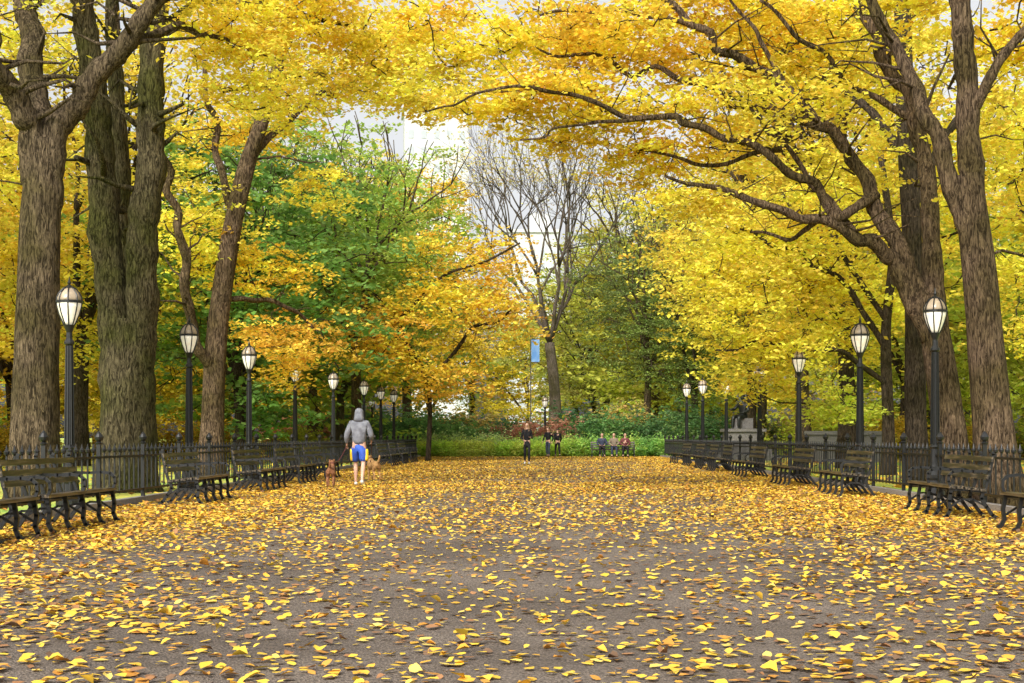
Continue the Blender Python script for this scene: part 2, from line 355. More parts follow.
# ------------------------------------------------------------ lamps
def lamp():
    r=empty('street_lamp',(0,0,0),'black cast iron park lamp post with frosted urn lantern','street lamp','lamps lining the path')
    mb=MB(); mb.lathe([(.21,0),(.21,.09),(.17,.12),(.15,.36),(.17,.40),(.115,.45),(.09,.62),(.078,.9),(.10,.93),(.066,.98),(.058,1.8),(.05,2.55),(.08,2.58),(.08,2.61),(.05,2.66),(.045,2.76),(.075,2.84),(.09,2.88)],12)
    for i in range(8):
        a=i*math.pi/4; mb.tube([(.075*math.cos(a),.075*math.sin(a),.98),(.055*math.cos(a),.055*math.sin(a),2.55)],[.012,.010],5)
    child('post',mb.mesh('post',M_iron,False),r)
    mb=MB(); mb.lathe([(.07,2.885),(.095,2.93),(.145,3.05),(.18,3.17),(.19,3.24)],20); child('lamp_glass',mb.mesh('lamp_glass',M_glass,True),r)
    mb=MB(); mb.lathe([(.185,3.245),(.18,3.31),(.15,3.38),(.10,3.44),(.045,3.475)],20); child('lamp_dome',mb.mesh('lamp_dome',M_dome,True),r)
    mb=MB()
    for i in range(8):
        a=i*math.pi/4+.2; c,s=math.cos(a),math.sin(a)
        mb.tube([(rr*c,rr*s,z) for rr,z in((.08,2.88),(.105,2.93),(.152,3.05),(.187,3.17),(.197,3.26),(.188,3.32),(.157,3.39),(.10,3.455),(.04,3.49))],[.011]*9,5)
    mb.lathe([(.19,3.225),(.206,3.23),(.206,3.262),(.19,3.27)],20); 
    mb.lathe([(.06,3.455),(.065,3.485),(.02,3.52),(.03,3.55),(.018,3.58),(.002,3.66)],8); child('lantern_frame',mb.mesh('lantern_frame',M_iron),r)
    return r
LP=[(-7.48,22.6),(-7.4,30),(-7.65,37.4),(-7.85,45.6),(-7.7,53),(-7.45,60.2),(-7.5,67),(-7.45,72.5),(-10,84.6),
    (6.75,24.3),(6.75,30.0),(7.1,39),(7.1,46),(6.75,59),(6.5,63),(7.6,58),(.3,85)]
L0=lamp(); L0.location=(*LP[0],0)
for x,y in LP[1:]: clone(L0,(x,y,0),random.uniform(0,.6))
bn=empty('banner_pole',(-.65,100,0),'tall thin pole carrying a small blue banner','banner'); bn.scale=(.7,.7,.95)
mb=MB(); mb.lathe([(.10,0),(.06,.4),(.04,8.6),(.06,8.65),(.01,8.8)],10); mb.tube([(0,0,8.4),(.9,0,8.4)],[.03,.02],6); mb.tube([(0,0,6.7),(.9,0,6.7)],[.03,.02],6); child('pole',mb.mesh('pole',mat('dark_pole',(.05,.05,.05))),bn)
mb=MB()
for i in range(6): mb.box((.13+i*.135,.02*math.sin(i),7.55),(.134,.012,1.66))
child('banner',mb.mesh('banner',mat('blue_banner_cloth',(.08,.22,.5),(.25,.42,.65),scale=1.2)),bn)
# ============================================================ TREES
hand_tree('elm_tree','thick grey-brown elm forking into three limbs behind the fence',[
 [(34,499,25,32),(35,460,25,25),(36,380,25,22),(38,300,25,21),(42,200,25,19),(45,140,25,18)],
 [(40,215,25,14),(32,130,24.9,13),(15,95,24.6,12),(-12,62,24,10),(-50,10,23.5,8)],
 [(42,220,25,14),(40,130,25.3,13),(30,60,25.5,12),(22,0,26,10),(14,-90,26.5,8)],
 [(44,225,25,15),(56,130,25,13),(88,85,25,11),(125,45,25,10),(157,0,25,8),(190,-70,25,6)],
 [(125,45,25,5),(180,25,26,4),(230,40,27,2)]],
 [(-10,20,26.5,50,50,1.5,16,LEMON),(60,-25,28,60,25,2,14,GOLD),(215,15,27,50,35,2,30,GOLD),(240,70,28,55,40,2,28,LEMON),(-20,150,26,25,60,1.5,14,LEMON)],M_bark,crook=.03)
hand_tree('elm_tree','massive mossy elm dividing into upright straight stems',[
 [(128,499,28.5,36),(127,465,28.5,30),(128,420,28.5,27),(128,360,28.5,24),(127,320,28.5,20)],
 [(119,430,28.5,16),(113,310,28.4,16),(105,200,28.4,15),(95,100,28.3,13),(82,0,28,11),(70,-80,28,10)],
 [(127,400,29.4,13),(125,260,29.6,9),(119,130,29.6,8),(112,0,29.6,7),(108,-80,29.8,6)],
 [(138,430,28.5,16),(142,310,28.4,16),(146,200,28.4,15),(151,100,28.5,13),(158,0,28.5,11),(168,-80,28.5,9)],
 [(158,30,28.5,5),(200,0,30,4),(270,5,31,3),(350,25,31.5,2)]],
 [(260,15,31.5,65,40,2.5,38,GOLD),(335,35,32,80,45,3,46,GOLD),(300,95,32,60,30,2,20,LEMON),(395,45,32,50,35,2,28,LEMON),(420,95,32,45,22,1.5,14,LEMON)],M_barkm,size=.12,crook=.015)
hand_tree('elm_tree','leaning elm with ridged bark and golden leaves',[
 [(211,477,40,17),(212,430,40,11.5),(217,340,40,10.5),(228,250,40,9.5),(246,170,40,8.5),(262,120,40,7),(285,40,41,5),(300,-40,41,4)],
 [(218,375,40,6),(196,345,39.5,5.5),(184,285,39,5),(178,210,39,4),(160,150,38.5,3.4),(150,60,38,2.5)],
 [(236,225,40,4.5),(215,150,41,3.5),(205,60,41,2.5)],
 [(252,160,40,3.6),(300,110,41,2.8),(350,85,42,2.2),(400,60,43,1.4)],
 [(224,300,40,3),(270,300,41,2.4),(315,330,42,1.6)]],
 [(235,120,42,55,45,3,32,GOLD),(290,60,42,60,50,3,42,GOLD),(370,75,42.5,60,30,2,30,LEMON),(430,100,43,40,16,2,16,LEMON),(210,240,41,40,45,2,20,LEMON),(290,345,42,60,32,2.5,34,ORNG),(175,200,40.5,22,60,2,12,LEMON),(255,270,42,50,30,2,24,GOLD),(330,190,43,40,26,2,12,LEMON)],M_barkr,size=.14,sig=.5,per=96)
hand_tree('elm_tree','old elm with ridged bark and upright limbs',[
 [(1002,508,22.3,30),(996,460,22.3,22),(992,420,22.3,19.5),(985,330,22.3,17.5),(975,240,22.3,16),(968,175,22.3,14)],
 [(971,220,22.3,13),(968,90,22.3,11),(960,0,22.3,10),(950,-80,22.3,9)],
 [(976,260,22.3,11),(945,165,22.3,9),(918,90,22.6,7),(885,30,23,6),(850,-40,23,5)],
 [(968,120,22.3,6),(1000,60,22,5),(1040,10,22,4)]],
 [(1000,30,24,40,50,1.5,20,GOLD),(1010,150,24,30,50,1.2,18,LEMON),(900,-10,25,60,25,2,16,LEMON),(1015,250,24.5,25,50,1.2,12,LEMON)],M_barkr,sig=.36,crook=.03)
hand_tree('elm_tree','sweeping elm with long limbs arching over the path',[
 [(958,508,25.5,24),(952,460,25.5,18),(948,420,25.5,16),(938,350,25.5,15),(928,305,25.5,13)],
 [(934,335,25.5,12.5),(895,262,25.5,8.5),(858,240,25.3,6.5),(820,219,25.2,5),(785,211,25,4.2),(745,198,24.8,3.5),(706,186,24.6,2.6),(665,176,24.4,1.3)],
 [(934,340,25.5,12.5),(896,240,25.6,9),(868,180,25.8,7),(832,130,26,6),(790,92,26,5),(735,55,26,4.5),(690,24,26,4),(640,-25,26,3)],
 [(876,195,25.7,5.5),(838,218,25.2,4.5),(800,178,25,4.4),(762,150,25,4),(705,128,24.8,3.5),(645,118,24.6,3),(590,100,24.4,2.3),(530,87,24.2,1.8),(475,94,24,1.2),(425,112,24,.7)],
 [(938,350,25.5,12),(930,220,25.7,9),(914,120,26,7.5),(880,55,26.2,6),(845,-20,26.5,5)],
 [(735,140,25,3),(780,150,26,2.4),(700,165,26,2),(640,150,26,1)],
 [(832,130,26,4.5),(760,105,26,3.6),(680,80,26,2.8),(610,60,26,2),(540,50,26,1.2)],
 [(690,24,26,3),(620,10,26,2),(540,15,26,1.2)],[(645,118,24.6,2.2),(580,125,24.6,1.4),(520,140,24.6,.8)],
 [(820,219,25.2,3),(790,240,25.5,2),(750,232,26,1.2)],[(858,240,25.3,4),(830,200,25.6,3),(790,150,26,2.4),(760,120,26.3,1.6)],
 [(914,120,26,4),(860,90,26,3),(800,40,26,2.4),(760,0,26,1.6)],[(790,92,26,3),(760,40,26,2.2),(730,0,26,1.4)]],
 [(700,150,27,70,24,1.5,20,GOLD),(610,108,25.6,60,18,1,22,LEMON),(640,50,27.5,90,35,2,48,GOLD),(550,35,27.5,70,30,2,42,GOLD),(480,50,27,60,26,2,28,LEMON),
  (430,20,27,50,22,2,20,GOLD),(780,50,28.3,80,45,1.8,44,GOLD),(850,60,28.5,60,50,1.8,24,LEMON),(840,165,28.5,60,45,2,18,LEMON),(715,10,27.5,80,25,2,34,GOLD),(530,82,25,70,16,1,22,GOLD),(705,198,25.3,55,12,.8,12,LEMON),(700,95,25,80,26,.6,14,LEMON),(600,20,25,90,25,.8,16,GOLD),
  (480,108,25,60,14,1,16,LEMON),(580,135,26,60,16,1,14,LEMON),(800,120,25,70,40,.8,10,LEMON),(640,165,27,40,16,1,10,LEMON),(860,20,25,60,30,.8,10,GOLD)],M_barkr,sig=.38)
hand_tree('elm_tree','straight dark elm trunk standing behind lamp post',[
 [(918,487,31.5,15),(916,430,31.5,11),(915,330,31.5,10),(911,220,31.5,9.5),(905,100,31.5,9),(902,0,31.5,8),(900,-80,31.5,7)],
 [(908,160,31.5,5),(870,110,32,4),(820,70,33,3),(770,40,33,2)],[(911,210,31.5,5),(950,130,32,4),(990,90,32,2)]],
 [(850,80,34,70,50,2,36,LEMON),(770,30,34,60,40,2,30,LEMON),(890,0,34,60,40,2,26,GOLD),(985,120,34,50,70,2,34,LEMON),(1010,300,34,25,60,2,20,LEMON),(940,220,34,30,60,2,16,LEMON)],M_barkd,size=.12)
hand_tree('elm_tree','slender tree with bright lemon yellow foliage hanging low',[
 [(888,475,41,8),(888,420,41,6),(886,330,41,5),(892,250,41,4),(880,150,41,3)],
 [(887,350,41,3.4),(850,290,41,2.8),(800,250,41,2.2),(740,230,41,1.2)],[(888,385,41,3),(840,350,40,2.4),(780,345,40,1.8),(715,350,39.5,1)],
 [(886,320,41,3),(830,230,42,2.4),(780,190,42,1.4)]],
 [(790,250,41.5,90,45,2.5,66,LEMON),(735,285,40,60,45,2.5,40,LEMON),(760,345,40,60,26,2,32,LEMON),(845,310,42.5,60,60,2.5,48,LEMON),(710,240,41,40,40,2,22,LEMON),(820,190,43,60,30,2.5,34,LEMON),(840,400,42,40,22,1.5,16,YG),(760,385,43,50,18,1.5,12,LEMON)],M_barkd,size=.15,sig=.6,per=90)
hand_tree('ornamental_tree','low spreading tree with orange-gold leaves beside lamps',[
 [(428,462,64,2.8),(430,410,64,2.1),(428,380,64,2.1)],
 [(428,385,64,2),(400,340,63,1.8),(360,335,62,1.4),(335,350,62,1)],[(428,385,64,2),(400,320,63,1.8),(445,275,63,1.4),(520,243,62,1)],
 [(430,385,64,2),(470,330,64,1.7),(510,310,64,1.1)],[(428,380,64,2),(380,300,65,1.6),(350,270,65,1.1)]],
 [(375,335,63,55,30,3,34,ORNG),(450,305,63,60,30,3,36,GOLD),(500,320,64,35,26,2,18,ORNG),(405,365,63,60,18,3,26,GOLD),(450,255,64,55,26,3,22,GOLD),(490,272,63,35,18,2,12,ORNG),(440,385,63,45,14,2,14,ORNG)],M_barkd,size=.2,sig=.75,per=78)
# bare tree with a wide twiggy crown
mb=MB();tips=[];nd=[]; P,R=lumpy([(0,0,-.1),(.1,0,4),(-.3,0,8)],[.55,.42,.36]); mb.tube(P,R,12,.04)
for a,s in((0,.62),(1.0,.35),(2.1,.5),(3.2,.7),(4.2,.4),(5.3,.45),(.5,.05)):
    d=np.array([math.cos(a)*s,math.sin(a)*s,1.]); d/=np.linalg.norm(d); rec(mb,P[-1],d,random.uniform(4.8,6.0),.17,5,tips,.42,.10,nd,7,.11)
bt=empty('bare_tree',(1.0,104,0),'tall nearly leafless grey tree with wide fine branches','tree'); child('trunk',mb.mesh('trunk',M_barkg,True),bt)
tp=[t for t in tips if random.random()<.35]; pos,sz,tt=cluster_leaves(tp,[(.85,.72,.3)]*len(tp),12,.8,.22); child('crown',leaf_mesh('crown',pos,sz,tt),bt)
G=[generic('elm_tree','tall elm with full autumn crown',18,5,5.2,3.6,240,90,.22,.8,M_barkd,.3),
   generic('elm_tree','tall elm with loose autumn crown',20,6.5,5.6,4.5,200,90,.22,.85,M_bark,.3),
   generic('woodland_tree','broad woodland tree with autumn crown',14,3,5.6,1.2,200,80,.28,.9,M_barkd,.2),
   generic('woodland_tree','rounded woodland tree with loose crown',12,2.5,4.8,.8,160,80,.28,.85,M_barkg,.18)]
used=set()
def put(i,x,y,sc,col,lab,rot=None):
    rot=random.uniform(0,6.28) if rot is None else rot
    if i not in used:
        used.add(i); r=G[i]; r.location=(x,y,0); r.rotation_euler[2]=rot; r.scale=(sc,)*3; r['label']=lab
        for c in r.children:
            if c.name.startswith('crown'): c.color=(*col,1)
        return
    clone(G[i],(x,y,0),rot,sc,lab,col)
gl='tall elm with golden yellow crown beside the path'; ll='tall elm with lemon yellow crown beside the path'
FG=(.52,.68,.12)
put(0,-17.5,54,1.0,LEMON,ll); put(1,-8.6,66,.82,FG,'tall elm still fresh green beside the path'); put(1,-13.5,84,.95,YG,'tall elm with yellow-green crown')
put(0,10.8,50,1.0,LEMON,ll); put(1,11.5,62,1.0,GOLD,gl); put(0,11.5,78,1.0,LEMON,ll); put(1,14,90,.95,YG,'tall elm with yellow-green crown')
put(0,-21,41,1.0,LEMON,ll); put(1,17.5,38,1.0,GOLD,gl)
put(2,-12.3,58,1.0,(.25,.44,.10),'green tree standing behind the lamps'); put(3,-10.8,76,1.3,FG,'fresh green tree behind the lamps')
put(2,-14.5,70,1.25,(.45,.62,.11),'green tree turning yellow behind the lamps')
put(1,7.4,97,.86,(.26,.33,.10),'dark olive green tree beyond the end of path'); put(0,10.2,93,.8,(.34,.44,.11),'olive green tree beyond the end of path'); put(2,4.6,118,1.1,(.60,.62,.15),'yellow-green tree beyond the end of path')
put(3,11,110,1.6,(.66,.68,.12),'yellow-green tree beyond the end of path'); put(1,9.2,112,1.2,(.85,.78,.13),'tall yellow tree beyond the end of path'); put(0,-9.2,98,1.15,GOLD,'tall golden tree beyond the end of path')
put(1,-14,118,1.3,LEMON,'tall yellow tree beyond the end of path'); put(0,7,150,1.3,YG,'tall pale green tree beyond the end of path'); put(0,-7,150,1.05,YG,'tall yellow-green tree beyond the end of path')
cols=[(GOLD,'golden'),(LEMON,'lemon yellow'),(YG,'yellow-green'),(LEMON,'lemon yellow'),(FG,'green'),(LEMON,'lemon yellow'),(GOLD,'golden'),(YG,'yellow-green')]
for k,(y,xs) in enumerate(((60,(-26,-33,21,28)),(74,(-21,-29,-37,20,27,35)),(92,(-19,-28,-38,-47,23,32,41)),(118,(-50,-38,-28,-18,15,24,34,45)),(145,(-60,-46,-33,-22,-12,-3,4,12,19,30,42,56)))):
    for j,x in enumerate(xs):
        c,n=cols[(k*3+j*5)%8]
        put(2+(j+k)%2,x+random.uniform(-2,2),y+random.uniform(-4,4),random.uniform(1.0,1.3)*(1.25 if y>100 and abs(x)>14 else 1),c,'woodland tree with %s foliage beyond the lawn'%n)
# ------------------------------------------------------------ shrubs
def shrub(nm,rad,h,n,size):
    cl=[]
    for _ in range(n):
        v=rng.normal(size=3); v/=np.linalg.norm(v); v*=rng.uniform(.55,1.); f=1+.2*math.sin(4*math.atan2(v[1],v[0]))
        cl.append(np.array([v[0]*rad*f,v[1]*rad*f,h*(.12+.85*abs(v[2]))]))
    mb=MB()
    connect(mb,[np.array([math.cos(a)*.2,math.sin(a)*.2,.0]) for a in np.linspace(0,6,7)],cl,.012,.008)
    r=empty('shrub',(0,0,0),'leafy shrub','shrub','shrubs around the end of the path'); child('branches',mb.mesh('branches',M_barkd),r)
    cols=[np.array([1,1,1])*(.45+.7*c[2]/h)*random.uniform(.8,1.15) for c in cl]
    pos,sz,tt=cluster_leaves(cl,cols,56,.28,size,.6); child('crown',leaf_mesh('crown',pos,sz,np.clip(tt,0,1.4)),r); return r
SH=[shrub('a',1.7,1.7,90,.14),shrub('b',1.3,1.1,70,.13)]; us=set()
def putsh(i,x,y,sc,col,lab):
    if i not in us:
        us.add(i); r=SH[i]; r.location=(x,y,0); r.scale=(sc,)*3; r['label']=lab
        for c in r.children:
            if c.name.startswith('crown'): c.color=(*col,1)
        return
    clone(SH[i],(x,y,0),random.uniform(0,6),sc,lab,col)
DG='dark green rounded shrub behind the planting bed'; BY='bright yellow-green low shrub in planting bed'
for x in np.arange(-7.6,1.2,.8): putsh(1,x+random.uniform(-.15,.15),80.0+random.uniform(-.3,.3),.74,random.choice([(.80,1.0,.18),(.68,.95,.16),(.92,1.0,.22)]),BY)
for x in np.arange(-8,1.4,1.3): putsh(1,x+random.uniform(-.2,.2),81.6+random.uniform(-.3,.3),random.uniform(.8,1.15),random.choice([(.45,.75,.2),(.32,.62,.18),(.7,.85,.35)]),BY)
for x in np.arange(1.6,8.2,1.1): putsh(1,x,80.8,.9,random.choice([(.35,.65,.18),(.7,.9,.2),(.5,.78,.2)]),'green low shrub behind the bench')
for x,y,s,c in((-7.2,84,1.5,(.20,.40,.12)),(-5.0,83.6,1.25,(.26,.48,.13)),(-3.0,85,1.0,(.16,.32,.1)),(-1.2,84.6,1.15,(.55,.26,.15)),(.9,85,1.3,(.62,.32,.2)),(2.6,84.4,1.2,(.16,.34,.11)),(4.6,84.6,1.45,(.22,.42,.12)),(6.6,84,1.3,(.14,.28,.1)),(8.4,84.6,1.2,(.3,.46,.14)),(-9.4,85,1.4,(.15,.3,.1)),(10.4,85,1.4,(.15,.3,.1))):
    putsh(0,x,y,s,c,DG if c[1]>c[0] else 'reddish brown autumn shrub behind the planting bed')
for x in np.arange(-16,17,2.3): putsh(0,x,89+random.uniform(-1,2),random.uniform(1.1,1.9),random.choice([(.10,.22,.08),(.20,.32,.1),(.6,.30,.16),(.16,.30,.09),(.70,.55,.15)]),'tall rounded shrub at the edge of woods')
for x in np.arange(-34,-10,3.1): putsh(0,x,70+random.uniform(-4,8),random.uniform(1.0,1.7),random.choice([(.3,.55,.12),(.7,.75,.1),(.9,.7,.1),(.5,.25,.12)]),'shrub on the lawn under the trees')
for x in np.arange(15,36,3.1): putsh(0,x,74+random.uniform(-4,8),random.uniform(1.0,1.7),random.choice([(.3,.55,.12),(.7,.75,.1),(.9,.7,.1)]),'shrub on the lawn under the trees')
# ------------------------------------------------------------ buildings
def building(x,y,w,dp,h,fl,cols_,label,m,mw,rot):
    r=empty('apartment_building',(x,y,0),label,'building',None,rot); mb=MB(); mb.box((0,0,h/2),(w,dp,h)); mb.box((0,0,h+.4),(w+1,dp+1,.8)); mb.box((w*.15,0,h+3),(w*.4,dp*.5,4.4)); child('wall',mb.mesh('wall',m),r)
    mb=MB(); fh=(h-8)/fl; mb.box((0,0,0),(w/cols_*.42,.12,fh*.5)); wm=mb.mesh('window',mw)
    for i in range(fl):
        for j in range(cols_):
            o=child('window',wm,r); o.location=(-w/2+(j+.5)*w/cols_,-dp/2-.02,6+i*fh)
    return r
M_wall=mat('hazy_limestone',(.50,.51,.53),(.46,.47,.49),rough=.8,scale=.4); M_win=mat('window_glass',(.38,.41,.45),(.34,.37,.40),rough=.3,scale=1)  # distance haze painted in: walls and windows faded to a bluish grey
building(-25,340,15,12,78,18,5,'pale stone apartment tower seen beyond the trees',M_wall,M_win,math.radians(7))
building(-2,360,13,12,52,14,5,'lower pale apartment block beyond the trees',M_wall,M_win,math.radians(1))
# ============================================================ FIGURES
def skin(name,chains,m,lev=1):
    bm=bmesh.new(); sk=bm.verts.layers.skin.verify(); key={}
    for ch in chains:
        prev=None
        for k,p in enumerate(ch):
            if isinstance(p,str): prev=key[p]; continue
            nm,co,ra=p; v=bm.verts.new(co); ra=ra if isinstance(ra,tuple) else (ra,ra); v[sk].radius=ra
            if prev is None: v[sk].use_root=True
            else: bm.edges.new((prev,v))
            if nm: key[nm]=v
            prev=v
    me=bpy.data.meshes.new(name); bm.to_mesh(me); bm.free(); ob=bpy.data.objects.new(name,me); COL.objects.link(ob)
    a=ob.modifiers.new('s','SKIN'); a.use_smooth_shade=True; b=ob.modifiers.new('u','SUBSURF'); b.levels=lev; b.render_levels=lev
    dg=bpy.context.evaluated_depsgraph_get(); nm_=bpy.data.meshes.new_from_object(ob.evaluated_get(dg)); bpy.data.objects.remove(ob)
    nm_.materials.clear(); nm_.materials.append(m)
    for p in nm_.polygons: p.use_smooth=True
    return nm_
M_skin=mat('skin',(.58,.36,.26),(.52,.31,.22),rough=.55,scale=5)
def V(*a): return Vector(a)
def fingers(w,dirn,side):
    d=Vector(dirn).normalized(); x=Vector((0,1,0)); x=(x-d*x.dot(d)).normalized(); inn=d.cross(x)*side*1.0
    if inn.x*side>0: inn=-inn
    out=[]; palm=w+d*.055
    for i,(o,l) in enumerate(((.03,.065),(.01,.075),(-.011,.07),(-.031,.055))):
        a=palm+x*o*.9; b_=a+d*(.035+l*.3)+inn*.004; c=b_+d*l*.35+inn*.014; e=c+d*l*.22+inn*.02
        out.append([(None,a,.010),(None,b_,.010),(None,c,.0085),(None,e,.007)])
    a=w+d*.03+x*.025; out.append([(None,a,.012),(None,a+x*.025+d*.022+inn*.008,.011),(None,a+x*.035+d*.05+inn*.018,.009)])
    return out,palm
def figure(J,label,loc,rot,top,bot,hair,shoes,long_sleeve=True,shorts=False,hood=False,longhair=False,group=None,scale=1,seated=False,face=True,name='person',statue=None,dress=False,slim=1.0):
    r=empty(name,loc,label,'person' if name=='person' else 'statue',group,rot); r.scale=(scale*slim,scale,scale)
    sk=statue or M_skin
    p=J['pelvis']; up=(J['neck']-p).normalized(); ch=p.lerp(J['neck'],.62); wa=p.lerp(J['neck'],.28)
    hd=J['head']; nk=J['neck']; fw=J.get('look',V(0,1,0))
    C=[[('pel',p,(.145,.10)),('wa',wa,(.125,.09)),('ch',ch,(.155,.105)),('nb',nk,(.07,.06)),('nt',nk.lerp(hd,.45),(.052,.055)),('jaw',hd-up*.035+fw*.018,(.066,.075)),('sk',hd+up*.035,(.078,.095)),(None,hd+up*.085-fw*.01,(.05,.062))]]
    for s,t in(('L',-1),('R',1)):
        hp,kn,an,to=J['hip'+s],J['knee'+s],J['ank'+s],J['toe'+s]
        C.append(['pel',('hip'+s,hp,.085),(None,hp.lerp(kn,.5),.072),('kn'+s,kn,.052),(None,kn.lerp(an,.35)+V(0,-.012,0),.055),(None,an.lerp(kn,.12),.034),('an'+s,an,.036),(None,an.lerp(to,.6)-V(0,0,.02),(.036,.03)),(None,to,(.032,.022))])
        sh,el,wr=J['sho'+s],J['elb'+s],J['wri'+s]; d=(wr-el).normalized(); fs,palm=fingers(wr,J.get('hand'+s,d),t)
        C.append(['ch',('sh'+s,sh,.062),(None,sh.lerp(el,.5),.048),('el'+s,el,.041),(None,el.lerp(wr,.35),.038),('wr'+s,wr,(.026,.022)),(None,palm-d*.015,(.036,.02)),(None,palm+d*.012,(.034,.016))])
        C+=fs
    C.append([(None,hd-up*.0+fw*.07,.016),(None,hd-up*.02+fw*.103,.013)])
    sd=up.cross(fw).normalized()
    for t in(-1,1): C.append([(None,hd-up*.02+sd*t*.066,.014),(None,hd+up*.02+sd*t*.08-fw*.006,.016)])
    child('body',skin('body',C,sk),r)
    if top:
        bk=.02 if hood else 0
        T=[[('pel',p-up*.02-up*bk*2,(.165+bk,.125+bk)),('wa',wa,(.15+bk,.115+bk)),('ch',ch,(.178+bk*.6,.13+bk)),('nb',nk-up*.03,(.10,.085)),(None,nk+up*.012,(.07,.068))]]
        for s in'LR':
            sh,el,wr=J['sho'+s],J['elb'+s],J['wri'+s]
            if long_sleeve: T.append(['ch',(None,sh,.078),(None,sh.lerp(el,.5),.066+bk*.5),(None,el,.058+bk*.6),(None,el.lerp(wr,.5),.052+bk*.5),(None,el.lerp(wr,.93),.040)])
            else: T.append(['ch',(None,sh,.078),(None,sh.lerp(el,.5),.064),(None,sh.lerp(el,.7),.062)])
        child('hoodie' if hood else 'jacket',skin('top',T,top),r)
    if bot:
        T=[[('pel',p+up*.03,(.165,.125)),('pl',p-V(0,0,.04),(.16,.125))]]
        for s in'LR':
            hp,kn,an=J['hip'+s],J['knee'+s],J['ank'+s]
            if shorts: T.append(['pl',(None,hp.lerp(kn,.12),.112),(None,hp.lerp(kn,.5),.112),(None,hp.lerp(kn,.92),.115)])
            else: T.append(['pl',(None,hp.lerp(kn,.1),.098),(None,hp.lerp(kn,.5),.085),(None,kn,.068),(None,kn.lerp(an,.4),.065),(None,kn.lerp(an,.93),.05)])
        child('shorts' if shorts else 'trousers',skin('bottom',T,bot),r)
    if dress:
        child('coat_skirt',skin('coat_skirt',[[(None,p+up*.1,(.15,.12)),(None,p-V(0,0,.15),(.17,.14)),(None,p-V(0,-.03,.26),(.175,.15))]],top),r)
    if shoes:
        for s in'LR':
            an,to=J['ank'+s],J['toe'+s]; hl=an-(to-an).normalized()*.04; 
            child('shoe',skin('shoe',[[(None,hl-V(0,0,.025),(.042,.04)),(None,an.lerp(to,.35)-V(0,0,.02),(.045,.042)),(None,an.lerp(to,.8),(.045,.032)),(None,to+(to-an).normalized()*.02,(.035,.024))]],shoes),r)
    if hood: child('hood',skin('hood',[[(None,nk-up*.05-fw*.05,(.15,.10)),(None,nk+up*.03-fw*.04,(.125,.115)),(None,hd-up*.02-fw*.025,(.108,.12)),(None,hd+up*.05-fw*.02,(.108,.122)),(None,hd+up*.115-fw*.03,(.06,.08))]],top),r)
    elif hair:
        T=[[(None,hd-up*.01-fw*.045,(.072,.06)),(None,hd+up*.045-fw*.022,(.088,.088)),(None,hd+up*.095-fw*.01,(.06,.066))]]
        child('hair',skin('hair',T,hair),r)
        if longhair:
            for t in(-1,1): child('hair',skin('hair',[[(None,hd+up*.05+sd*t*.06-fw*.01,.04),(None,hd-up*.05+sd*t*.082-fw*.02,.038),(None,hd-up*.16+sd*t*.09+fw*.02,.038),(None,hd-up*.28+sd*t*.085+fw*.06,.028)]],hair),r)
    if face and not statue:
        for t in(-1,1):
            mb=MB(); c=hd+up*.008+sd*t*.028+fw*.088; mb.lathe([(.001,-.008),(.009,-.004),(.009,.004),(.001,.008)],8,c); child('eye',mb.mesh('eye',M_eye),r)
        mb=MB(); c=hd-up*.052+fw*.088; mb.box(c,(.042,.014,.009)); child('mouth',mb.mesh('mouth',M_lip),r)
    return r
M_eye=mat('dark_eye',(.03,.02,.015),rough=.2); M_lip=mat('lips',(.4,.14,.12),rough=.5)
M_grey=mat('grey_sweatshirt',(.22,.23,.26),(.12,.125,.15),rough=.9,scale=9,bump=.6); M_blue=mat('royal_blue_shorts',(.03,.10,.50),(.02,.06,.34),rough=.7,scale=6)
M_yel=mat('yellow_cloth',(.85,.60,.03),(.7,.47,.02),rough=.8); M_blk=mat('black_cloth',(.010,.010,.012),(.022,.022,.024),rough=.9,scale=10,spec=.2)
M_white=mat('white_shoe',(.65,.65,.63),(.5,.5,.5),rough=.5); M_blond=mat('light_brown_hair',(.34,.19,.09),(.2,.11,.05),rough=.5,scale=30,stretch=(6,6,1)); M_dhair=mat('dark_hair',(.03,.02,.015),(.06,.04,.03),rough=.5)
M_red=mat('maroon_jacket',(.14,.03,.035),rough=.8); M_navy=mat('navy_cloth',(.03,.04,.08),rough=.8); M_tan=mat('tan_coat',(.22,.17,.12),rough=.8); M_lblue=mat('light_blue_shirt',(.3,.45,.65),rough=.8)
def stand(h=0,stride=0,armsw=.1):
    s=stride
    return dict(pelvis=V(0,0,.95),neck=V(0,.02,1.47),head=V(0,.035,1.63),
     hipL=V(-.095,0,.90),hipR=V(.095,0,.90),kneeL=V(-.10,.03+s*.24,.50),kneeR=V(.10,.04-s*.10,.49),
     ankL=V(-.10,s*.30,.085),ankR=V(.10,-s*.38,.085+s*.07),toeL=V(-.12,s*.30+.15,.04+s*.02),toeR=V(.12,-s*.38+.14,.03),
     shoL=V(-.185,0,1.40),shoR=V(.185,0,1.40),elbL=V(-.255,-.05-armsw,1.13),elbR=V(.255,-.05+armsw,1.13),wriL=V(-.25,.06-armsw,.90),wriR=V(.25,.10+armsw,.91))
J=stand(stride=.75,armsw=.06); J['elbL']=V(-.27,-.04,1.14); J['wriL']=V(-.29,.12,.95); J['wriR']=V(.25,.2,1.02); J['elbR']=V(.27,.0,1.13)
man=figure(J,'person in grey hooded sweatshirt and blue shorts walking dogs',(-4.02,31.6,.004),0,M_grey,M_blue,None,M_white,shorts=True,hood=True)
